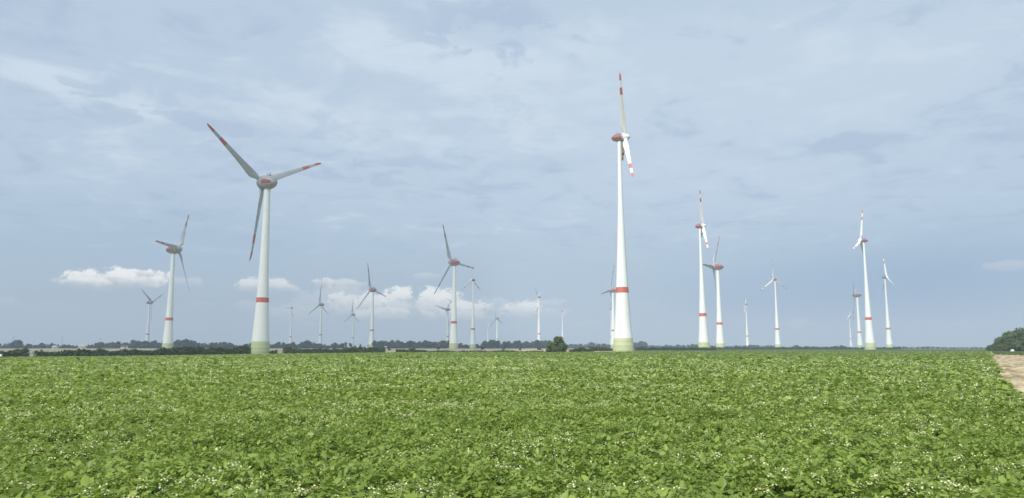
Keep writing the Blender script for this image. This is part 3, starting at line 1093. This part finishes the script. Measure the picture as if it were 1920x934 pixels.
px = -60.0
while px < 1036:
    Y = random.uniform(1560, 1760)
    p = at(px, Y)
    h = max(5.0, top_height(top_row(px) + random.choice([-1.2, -0.3, 0.3, 1.2, 2.6, 4.0]), p.x, Y))
    pr = random.choice([0, 1, 1, 3, 5, 5, 6]) if not 645 < px < 702 else random.choice([2, 4, 6])
    far_tree(px, Y, h * 1.04, pr, 'hazy dark green tree in the long tree row behind the straw fields', 'trees of the far row behind the straw fields')
    px += (4.4 + random.uniform(0, 4.8) + (7 if random.random() < 0.08 else 0)) if not 645 < px < 702 else random.uniform(7, 10)

# right half: lower and farther trees
TOPR = [(1040, 646), (1066, 646), (1090, 645), (1100, 646), (1104, 641), (1109, 641), (1113, 645), (1140, 645), (1195, 644), (1198, 642), (1204, 642), (1212, 647), (1240, 648), (1262, 648), (1285, 647), (1296, 646.5), (1310, 648),
        (1345, 648), (1360, 649), (1368, 648), (1382, 648), (1392, 648.5), (1410, 648), (1430, 649), (1450, 648.5), (1465, 651), (1484, 651), (1488, 649), (1494, 648.5), (1505, 651), (1518, 649.5), (1525, 648.5), (1532, 651), (1550, 650), (1572, 649),
        (1580, 648), (1588, 650), (1598, 652), (1618, 651), (1640, 652), (1672, 651), (1684, 650), (1700, 651.5), (1722, 652), (1732, 649), (1740, 649), (1750, 650), (1766, 651), (1772, 650), (1780, 653), (1792, 653), (1806, 655), (1825, 655), (1831, 652), (1842, 652), (1850, 654)]
px = 1064.0
while px < 1850:
    Y = random.uniform(2100, 2500) if px < 1490 else random.uniform(1500, 1800)
    p = at(px, Y)
    row = float(np.interp(px, [q[0] for q in TOPR], [q[1] for q in TOPR]))
    h = max(3.0, top_height(row + random.choice([-0.8, 0.0, 0.6, 1.4]), p.x, Y))
    far_tree(px, Y, h * 1.04, random.choice([1, 3, 5, 5, 0]), 'low blue green tree on the far skyline beyond the slim turbines', 'trees on the skyline beyond the slim turbines', widen=1.5)
    px += 6.0 + random.uniform(0, 5.0)


def strip_mass(name, pts, hfun, width, leaf, n, mat, seed, parent=None, core_h=0.8):
    """a hedge or wood: leaves over a lumpy core along a line of ground points"""
    g = np.random.default_rng(seed)
    P = np.array([[p.x, p.y] for p in pts])
    seg = np.linalg.norm(np.diff(P, axis=0), axis=1)
    cum = np.concatenate([[0], np.cumsum(seg)])
    tot = cum[-1]
    s = g.random(n) * tot
    x = np.interp(s, cum, P[:, 0]); y = np.interp(s, cum, P[:, 1])
    tx = np.gradient(P[:, 0], cum); ty = np.gradient(P[:, 1], cum)
    nx, ny = -np.interp(s, cum, ty), np.interp(s, cum, tx)
    h = hfun(s / tot, s)
    th = g.uniform(-0.15, np.pi + 0.15, n)
    rr = g.uniform(0.8, 1.12, n)
    off = np.cos(th) * width / 2 * rr * (0.85 + 0.3 * vnoise(s * 0.4, s * 0 + 3, seed))
    zz = np.maximum(0.05, np.sin(th) * h * rr)
    X, Y = x + nx * off, y + ny * off
    PP = np.stack([X, Y, terrain(X, Y) + zz], -1)
    sz = leaf * g.lognormal(0, 0.3, n)
    t = np.clip(0.5 * vnoise(s * 0.7, zz * 0.7, seed + 1) + 0.5 * g.random(n), 0, 1)
    parts = [leaf_mesh(PP, g.uniform(0, 6.28, n), g.normal(0, 0.7, n), g.normal(0, 0.7, n), sz, sz * 0.8, t, False)]
    m = max(3, int(tot / max(0.5, width * 0.25)))
    sv = np.linspace(0, tot, m)
    a = np.linspace(-0.3, np.pi + 0.3, 9)
    S2, A2 = np.meshgrid(sv, a, indexing='ij')
    cx = np.interp(S2, cum, P[:, 0]); cy = np.interp(S2, cum, P[:, 1])
    cnx, cny = -np.interp(S2, cum, ty), np.interp(S2, cum, tx)
    endf = np.minimum(1, np.minimum(S2, tot - S2) / max(0.5, width * 0.5) + 0.15)
    j = 0.85 + 0.3 * vnoise(S2 * 0.9, A2 * 2, seed + 2)
    o2 = np.cos(A2) * width / 2 * 0.86 * j * endf
    z2 = np.sin(A2) * hfun(S2 / tot, S2) * core_h * j * endf
    cx = cx + cnx * o2; cy = cy + cny * o2
    V = np.stack([cx, cy, terrain(cx, cy) + z2], -1).reshape(-1, 3)
    i = np.arange(S2.size).reshape(S2.shape)
    q = np.stack([i[:-1, :-1], i[:-1, 1:], i[1:, 1:], i[1:, :-1]], -1).reshape(-1, 4)
    parts.append((V, np.full(len(q), 4), q.ravel(), np.full(len(V), 0.1)))
    V, F, Lp, Tn = join_np(parts)
    return link_mesh(name, mesh_np(name, V, F, Lp, tint=Tn), [mat], parent)


# a solid band of wood behind the individual trees, and one behind the right half
def wood(name, cols, Y, rows, seed, label, dh=1.5):
    pts = [at(c, Y) for c in cols]
    hs = [max(2.0, top_height(float(np.interp(c, [q[0] for q in rows], [q[1] for q in rows])) + dh, p.x, Y)) for c, p in zip(cols, pts)]
    f = np.linspace(0, 1, len(cols))
    o = strip_mass(name, pts, lambda t, s: np.interp(t, f, hs) * (0.85 + 0.3 * vnoise(s * 0.05, s * 0, seed)), 60, 3.2, 9000, FARTREE, seed)
    return tag(o, label, 'woodland', kind='stuff')


wood('woodland', list(np.linspace(-80, 640, 60)), 1850, TOPS, 51, 'bluish distant woodland band behind the far tree row', 4.2)
wood('woodland', list(np.linspace(704, 1036, 40)), 1850, TOPS, 52, 'bluish distant woodland band between the straw field and the white clouds', 3.2)
wood('woodland', list(np.linspace(1036, 1860, 70)), 2900, TOPR, 53, 'faint blue woodland strip along the right hand skyline', 0.8)

# straw-coloured fields between the hedges and the woods
stubble(60, 330, 760, 1450)
stubble(-60, 60, 560, 1300)
stubble(330, 640, 900, 1400)
stubble(520, 560, 560, 880)
stubble(640, 1040, 470, 1350)
stubble(1085, 1146, 620, 1700)
stubble(1205, 1345, 900, 1900)

MEADOW = principled('meadow_green', (0.085, 0.125, 0.040), 0.95, 0.1, var_scale=0.05, col2=(0.065, 0.10, 0.032))
meadow = patch_sheet('meadow', [at(1190, 500), at(1850, 560), at(1850, 1150), at(1190, 1150)], 0.07, MEADOW, 25)
tag(meadow, kind='structure')

# dark hedges along the far edge of the crop
def hedge(cols, Ys, h_lo, h_hi, width, seed, label, leaf=0.55, n=9000, name='hedge', group='hedges along the far edge of the crop', rough=0.12):
    pts = [at(c, y) for c, y in zip(cols, Ys)]
    def hf(t, s):
        a = h_lo + (h_hi - h_lo) * vnoise(s * rough, s * 0 + seed, seed)
        return a * (0.8 + 0.4 * vnoise(s * rough * 4, s * 0 + 1, seed + 7))
    o = strip_mass(name, pts, hf, width, leaf, n, HEDGE, seed)
    return tag(o, label, 'hedge', group)


def lin(a, b, n): return list(np.linspace(a, b, n))


hedge(lin(-60, 51, 12), lin(352, 356, 12), 2.4, 3.3, 5, 61, 'short dark hedge at the left end before the sandy gap')
hedge(lin(66, 300, 24), lin(352, 372, 24), 2.2, 3.2, 5, 62, 'long low hedge below the pale barn, left of the second broad tower', n=12000)
hedge(lin(296, 470, 20), lin(376, 392, 20), 2.5, 4.0, 6, 63, 'dark hedge between the two broad towers on the left', n=12000)
hedge(lin(505, 519, 4), lin(480, 482, 4), 1.2, 2.0, 4, 64, 'small bush clump touching the right foot of the nearest broad tower', n=1500)
hedge(lin(531, 722, 20), lin(470, 476, 20), 2.4, 3.4, 6, 65, 'trimmed dark hedge ending at the straw field', n=12000)
hedge(lin(742, 800, 8), lin(440, 442, 8), 0.9, 1.9, 3, 66, 'low scrub hump at the near edge of the straw field', n=2600, leaf=0.4)
hedge(lin(792, 1020, 24), lin(445, 430, 24), 0.3, 1.3, 3, 67, 'thin broken line of scrub in front of the straw field', n=5000, leaf=0.4, rough=0.2)
hedge(lin(1070, 1110, 6), lin(470, 480, 6), 1.2, 2.6, 4, 68, 'dark green bushes just right of the round bush', n=2600, leaf=0.45)
hedge(lin(1106, 1150, 6), lin(600, 620, 6), 1.8, 3.5, 5, 69, 'brownish shrubs close to the left foot of the tallest looking tower', n=2600)
hedge(lin(1190, 1345, 20), lin(760, 780, 20), 2.0, 3.2, 6, 70, 'dark hedge between the tallest looking tower and its smaller twin', n=8000, leaf=0.7)
hedge(lin(1345, 1690, 30), lin(1000, 1050, 30), 1.8, 3.2, 7, 71, 'faint low hedge running behind the right hand turbines', n=9000, leaf=0.8)


# single bushes dotted over the straw fields
for px, Y, h in [(36, 700, 2.6), (78, 820, 2.2), (121, 760, 1.8), (188, 900, 2.8), (246, 850, 2.4), (372, 1000, 2.6), (438, 980, 3.0), (512, 720, 2.0), (556, 700, 2.4), (730, 900, 2.6), (776, 1000, 2.2), (822, 1100, 3.2),
                 (905, 950, 2.4), (944, 1000, 2.6), (975, 700, 1.8), (1012, 800, 2.4), (1093, 900, 3.0), (1118, 800, 2.8), (1228, 1150, 3.0), (1264, 1200, 3.4), (1296, 1150, 2.6), (1336, 1250, 3.2)]:
    far_tree(px, Y, h, random.choice([1, 3, 5]), 'small dark bush dotted over the straw fields', 'small bushes on the straw fields', name='bush', widen=random.uniform(1.2, 1.9))


# the round bush standing alone by the straw field
def bush_tree():
    Y = 400.0
    p = at(1047, Y)
    root = empty('bush', p)
    tag(root, 'lone dark green bushy tree with a pointed top beside the straw field', 'tree')
    H = top_height(629.5, p.x, Y)
    cm = crown_mesh('lone_crown', 311, H, 9.4, 34, 8000, 0.34, 0.08, 'pyramid')
    o = link_mesh('crown', cm, [TREE], root)
    tm = link_mesh('trunk', trunk_mesh('lone_trunk', H, 0.3, 5), [BARK], root)
    s = crown_mesh('lone_side_crown', 302, 4.9, 6.0, 12, 2600, 0.32, 0.06, 'dome')
    o2 = link_mesh('side_crown', s, [TREE], root)
    o2.location = (-4.2, 0.5, 0)
    s2 = crown_mesh('lone_skirt', 303, 4.4, 5.4, 10, 2200, 0.32, 0.06, 'dome')
    o3 = link_mesh('side_crown', s2, [TREE], root)
    o3.location = (3.2, -0.4, 0)


bush_tree()

# the wood at the right edge
WP = []
for i in range(4):
    cm = crown_mesh('edge_crown', 400 + i, 1.0, [0.95, 1.15, 0.85, 1.3][i], 20, 3600, 0.055, 0.08, ['round', 'dome', 'round', 'dome'][i])
    cm.materials.append(TREE)
    tm = trunk_mesh('edge_trunk', 1.0, 0.03, 40 + i)
    tm.materials.append(BARK)
    WP.append((cm, tm))
WOODR = [(1848, 651, 620, 1), (1858, 648, 600, 3), (1867, 642, 570, 1), (1874, 636, 550, 0), (1883, 631, 540, 3), (1890, 629, 550, 2), (1897, 626, 520, 1), (1904, 623, 530, 0), (1911, 620, 505, 3),
         (1920, 619, 500, 1), (1930, 617, 510, 0), (1942, 615, 500, 3), (1956, 613, 490, 1), (1972, 611, 480, 0), (1990, 610, 475, 3), (1862, 650, 540, 3), (1880, 646, 520, 3), (1897, 642, 500, 3), (1913, 639, 490, 3), (1930, 636, 480, 3)]
for k, (px, row, Y, pr) in enumerate(WOODR):
    p = at(px, Y)
    h = top_height(row + (5.0, -1.5, 2.5, -0.5, 0.5)[k % 5], p.x, Y)
    root = empty('tree', p)
    tag(root, 'dense dark green tree of the wood beside the sandy track' if k < 15 else 'low leafy tree at the foot of the wood beside the sandy track', 'tree', 'trees of the wood beside the sandy track' if k < 15 else 'low trees at the foot of the wood')
    for nm, me in (('trunk', WP[pr][1]), ('crown', WP[pr][0])):
        o = bpy.data.objects.new(nm, me)
        C.objects.link(o)
        o.parent = root
        wd = 1.0 if k < 15 else 1.5
        o.scale = (h * wd, h * wd, h)
        o.rotation_euler = (0, 0, random.uniform(0, 6.28))

# grass verge between the sandy track and the wood
def verge():
    n = 34000
    s = 190 + 330 * rng.random(n) ** 0.8
    w = 1.2 + rng.random(n) * 52
    k = s > 292 - 3.0 * np.minimum(w, 24) - 3 * rng.random(n)
    s, w = s[k], w[k]
    n = len(s)
    x, y = edge_x(s) + w, s
    z = terrain(x, y) + 0.02
    L = rng.uniform(0.35, 0.75, n)
    P = np.stack([x, y, z], -1)
    V, F, Lp, Tn = leaf_mesh(P, rng.uniform(0, 6.28, n), rng.uniform(0.4, 1.3, n), rng.normal(0, 0.3, n), L, L * 0.45, rng.random(n), False)
    # green ground below the blades
    g = []
    for f in np.linspace(0, 1, 40):
        for ww in np.linspace(1.2, 56, 24):
            s0 = 292 - 3.0 * min(ww, 24)
            sq = s0 + (540 - s0) * f
            gx = float(edge_x(sq)) + ww
            g.append((gx, sq, tz(gx, sq) + 0.17))
    VV = np.array(g)
    q = np.array([[a * 24 + b, a * 24 + b + 1, a * 24 + b + 25, a * 24 + b + 24] for a in range(39) for b in range(23)])
    V, F, Lp, Tn = join_np([(V, F, Lp, Tn), (VV, np.full(len(q), 4), q.ravel(), np.full(len(VV), 0.3))])
    return mesh_np('grass_verge', V, F, Lp, tint=Tn)


GRASS = leaf_material('verge_grass', (0.085, 0.125, 0.035), (0.17, 0.21, 0.075), 0.2, 0.6, 0.2, scale=0.1)
tag(link_mesh('grass_verge', verge(), [GRASS]), 'rough grass verge between the sandy track and the wood', 'grass', kind='stuff')

# ------------------------------------------------------------------ buildings, pylons and small things far off
PLASTER = principled('pale_plaster', (0.68, 0.60, 0.42), 0.9, 0.1, var=0.15, var_scale=0.3)
WPLASTER = principled('white_plaster', (0.78, 0.77, 0.73), 0.9, 0.1, var=0.1, var_scale=0.3)
ROOFG = principled('pale_fibre_roof', (0.55, 0.53, 0.48), 0.9, 0.1, var=0.2, var_scale=0.4)
ROOFR = principled('brown_tiled_roof', (0.20, 0.11, 0.085), 0.85, 0.15, var=0.3, var_scale=0.5)
GLASS = principled('dark_window', (0.03, 0.035, 0.04), 0.15, 0.5)
WOODD = principled('door_wood', (0.12, 0.09, 0.06), 0.8, 0.2)


def building(px, Y, w, d, eave, ridge, wall, roof, label, name='barn', turn=0.0, windows=3):
    root = empty(name, at(px, Y))
    root.rotation_euler = (0, 0, turn)
    tag(root, label, 'building')
    V, F = [], []
    hw, hd = w / 2, d / 2
    V += [(-hw, -hd, -.5), (hw, -hd, -.5), (hw, hd, -.5), (-hw, hd, -.5), (-hw, -hd, eave), (hw, -hd, eave), (hw, hd, eave), (-hw, hd, eave), (-hw, 0, ridge - .15), (hw, 0, ridge - .15)]
    F += [(0, 1, 5, 4), (2, 3, 7, 6), (1, 2, 6, 9, 5), (3, 0, 4, 8, 7), (0, 3, 2, 1)]
    link_mesh('wall', py_mesh('wall', V, F, smooth=False), [wall], root)
    V, F = [], []
    o = .4
    sl = (ridge - eave) / hd
    for s in (-1, 1):
        b = len(V)
        V += [(-hw - o, s * (hd + o), eave - o * sl + .05), (hw + o, s * (hd + o), eave - o * sl + .05), (hw + o, 0, ridge + .05), (-hw - o, 0, ridge + .05)]
        V += [(v[0], v[1], v[2] + .2) for v in V[b:b + 4]]
        F += [(b, b + 1, b + 2, b + 3), (b + 4, b + 5, b + 6, b + 7), (b, b + 1, b + 5, b + 4), (b + 1, b + 2, b + 6, b + 5), (b + 3, b, b + 4, b + 7)]
    link_mesh('roof', py_mesh('roof', V, F, smooth=False), [roof], root)
    V, F = [], []
    box_np(V, F, (w * .28, -hd - .02, 1.3), (2.2, .12, 2.6))
    link_mesh('door', py_mesh('door', V, F, smooth=False), [WOODD], root)
    for i in range(windows):
        V, F = [], []
        box_np(V, F, (-w * .38 + i * w * .22, -hd - .02, min(eave - 1.0, 2.2)), (1.2, .12, 1.1))
        link_mesh('window', py_mesh('window', V, F, smooth=False), [GLASS], root)


building(154, 1420, 12, 8, 4.6, 7.2, PLASTER, ROOFG, 'pale yellow barn with a grey roof standing before the far tree row', 'barn', 0.1)
building(103, 1500, 9, 7, 3.0, 5.4, WPLASTER, ROOFG, 'small white farmhouse with pale roof left of the yellow barn', 'farmhouse', -0.1)
building(233, 1500, 12, 8, 3.4, 6.2, WPLASTER, ROOFR, 'white farmhouse with brown roof behind the long hedge, left of a turbine foot', 'farmhouse', 0.15)
building(723, 1400, 4, 4, 2.6, 3.8, WPLASTER, ROOFG, 'tiny white hut at the edge of the straw field', 'hut', 0.0, 1)


def pylon(px, Y, top, label):
    p = at(px, Y)
    H = top_height(top, p.x, Y)
    root = empty('pylon', p)
    tag(root, label, 'pylon', 'power pylons beyond the far tree row')
    V, F = [], []
    b, w = H * .09, H * .02
    lv = 7
    def cr(j):
        f = j / lv
        e = b + (w - b) * f
        return [(sx * e, sy * e, H * f) for sx, sy in ((-1, -1), (1, -1), (1, 1), (-1, 1))]
    for j in range(lv):
        a, c = cr(j), cr(j + 1)
        for i in range(4):
            rod(V, F, a[i], c[i], .16, 4)
            rod(V, F, a[i], c[(i + 1) % 4], .10, 4)
            rod(V, F, c[i], c[(i + 1) % 4], .10, 4)
    link_mesh('lattice', py_mesh('lattice', V, F, smooth=False), [NACGREY], root)
    for f, l in ((.62, .26), (.76, .20), (.9, .15)):
        V, F = [], []
        for s in (-1, 1):
            rod(V, F, (0, -w, H * f), (s * H * l, 0, H * f), .12, 4)
            rod(V, F, (0, w, H * f), (s * H * l, 0, H * f), .12, 4)
            rod(V, F, (0, 0, H * (f + .05)), (s * H * l, 0, H * f), .10, 4)
        link_mesh('cross_arm', py_mesh('cross_arm', V, F, smooth=False), [NACGREY], root)


pylon(24, 3000, 629, 'faint lattice pylon above the tall trees at the left edge')
pylon(116, 3000, 631, 'faint lattice pylon between the white farmhouse and the yellow barn')
pylon(187, 3200, 633, 'faint lattice pylon just right of the yellow barn')


def bale(px, Y, r, label):
    p = at(px, Y)
    V, F = [], []
    seg = 20
    prof = [(-.6, r * .2), (-.6, r * .9), (-.5, r), (.5, r), (.6, r * .9), (.6, r * .2)]
    for x, q in prof:
        for i in range(seg):
            a = 2 * math.pi * i / seg
            V.append((x, q * math.cos(a), r + q * math.sin(a)))
    for j in range(len(prof) - 1):
        for i in range(seg):
            k = (i + 1) % seg
            F.append((j * seg + i, j * seg + k, (j + 1) * seg + k, (j + 1) * seg + i))
    F.append(tuple(range(seg))); F.append(tuple((len(prof) - 1) * seg + i for i in range(seg))[::-1])
    o = link_mesh('wrapped_bale', py_mesh('wrapped_bale', V, F), [WPLASTER])
    o.location = p
    o.rotation_euler = (0, 0, 0.4)
    tag(o, label, 'bale')


bale(1898.5, 440, 0.85, 'small white wrapped bale lying on the grass before the wood')
bale(1, 345, 0.75, 'white wrapped bale lying before the short hedge at the left edge')

# ------------------------------------------------------------------ a fair-weather cloud overhead, whose shade lies on the left of the wind farm
def cloud():
    alt = 2000.0
    sh = alt / math.tan(SUN_ELEV)
    ox, oy = math.sin(SUN_HEAD) * sh, math.cos(SUN_HEAD) * sh
    out = [(-420, 470), (-120, 490), (-20, 620), (-10, 950), (30, 1400), (20, 1900), (-60, 2500), (-500, 3150), (-1200, 3300), (-1700, 2700), (-1750, 1600), (-1200, 800), (-800, 520)]
    ctr = np.mean(np.array(out), 0)
    n = 26
    V, F = [], []
    ring = []
    for i in range(len(out) * 6):
        a = np.array(out[i // 6]); b = np.array(out[(i // 6 + 1) % len(out)])
        p = a + (b - a) * (i % 6) / 6
        ring.append(p)
    m = len(ring)
    ring = np.array(ring)
    lev = [(0.0, 0), (0.25, 0), (0.5, 0), (0.75, 0), (0.93, 0), (1.0, 25), (0.97, 90), (0.8, 190), (0.55, 280), (0.3, 330), (0.0, 350)]
    for f, h in lev:
        for i, p in enumerate(ring):
            q = ctr + (p - ctr) * f
            w = vnoise(np.array(q[0] / 170.0), np.array(q[1] / 170.0 + h), 77) - 0.5
            g = 1 + (0.04 * float(w) if f > 0.9 else 0)
            q = ctr + (p - ctr) * f * g
            V.append((q[0] + ox, q[1] + oy, alt + h + float(w) * (120 if h > 60 else 25)))
    for j in range(len(lev) - 1):
        for i in range(m):
            k = (i + 1) % m
            F.append((j * m + i, j * m + k, (j + 1) * m + k, (j + 1) * m + i))
    mt = bpy.data.materials.new('thin_cloud')
    mt.use_nodes = True
    N = NT(mt.node_tree)
    o = N.node('ShaderNodeOutputMaterial')
    t = N.node('ShaderNodeBsdfTransparent')
    d = N.node('ShaderNodeBsdfTranslucent')
    d.inputs[0].default_value = (0.9, 0.9, 0.9, 1)
    mx = N.node('ShaderNodeMixShader')
    mx.inputs[0].default_value = 0.30
    N.link(t.outputs[0], mx.inputs[1]); N.link(d.outputs[0], mx.inputs[2]); N.link(mx.outputs[0], o.inputs[0])
    c = link_mesh('cloud', py_mesh('cloud', V, F), [mt])
    tag(c, kind='structure')


cloud()

# ------------------------------------------------------------------ air
def haze():
    V, F = [], []
    box_np(V, F, (0, 3050, 101.5), (11400, 6900, 209.0))
    m = bpy.data.materials.new('hazy_air')
    m.use_nodes = True
    N = NT(m.node_tree)
    out = N.node('ShaderNodeOutputMaterial')
    p = N.node('ShaderNodeVolumePrincipled')
    p.inputs['Color'].default_value = (0.74, 0.86, 1.0, 1)
    p.inputs['Density'].default_value = 0.00019
    p.inputs['Anisotropy'].default_value = 0.0
    N.link(p.outputs[0], out.inputs['Volume'])
    o = link_mesh('haze', py_mesh('haze', V, F, smooth=False), [m])
    tag(o, kind='stuff')


haze()
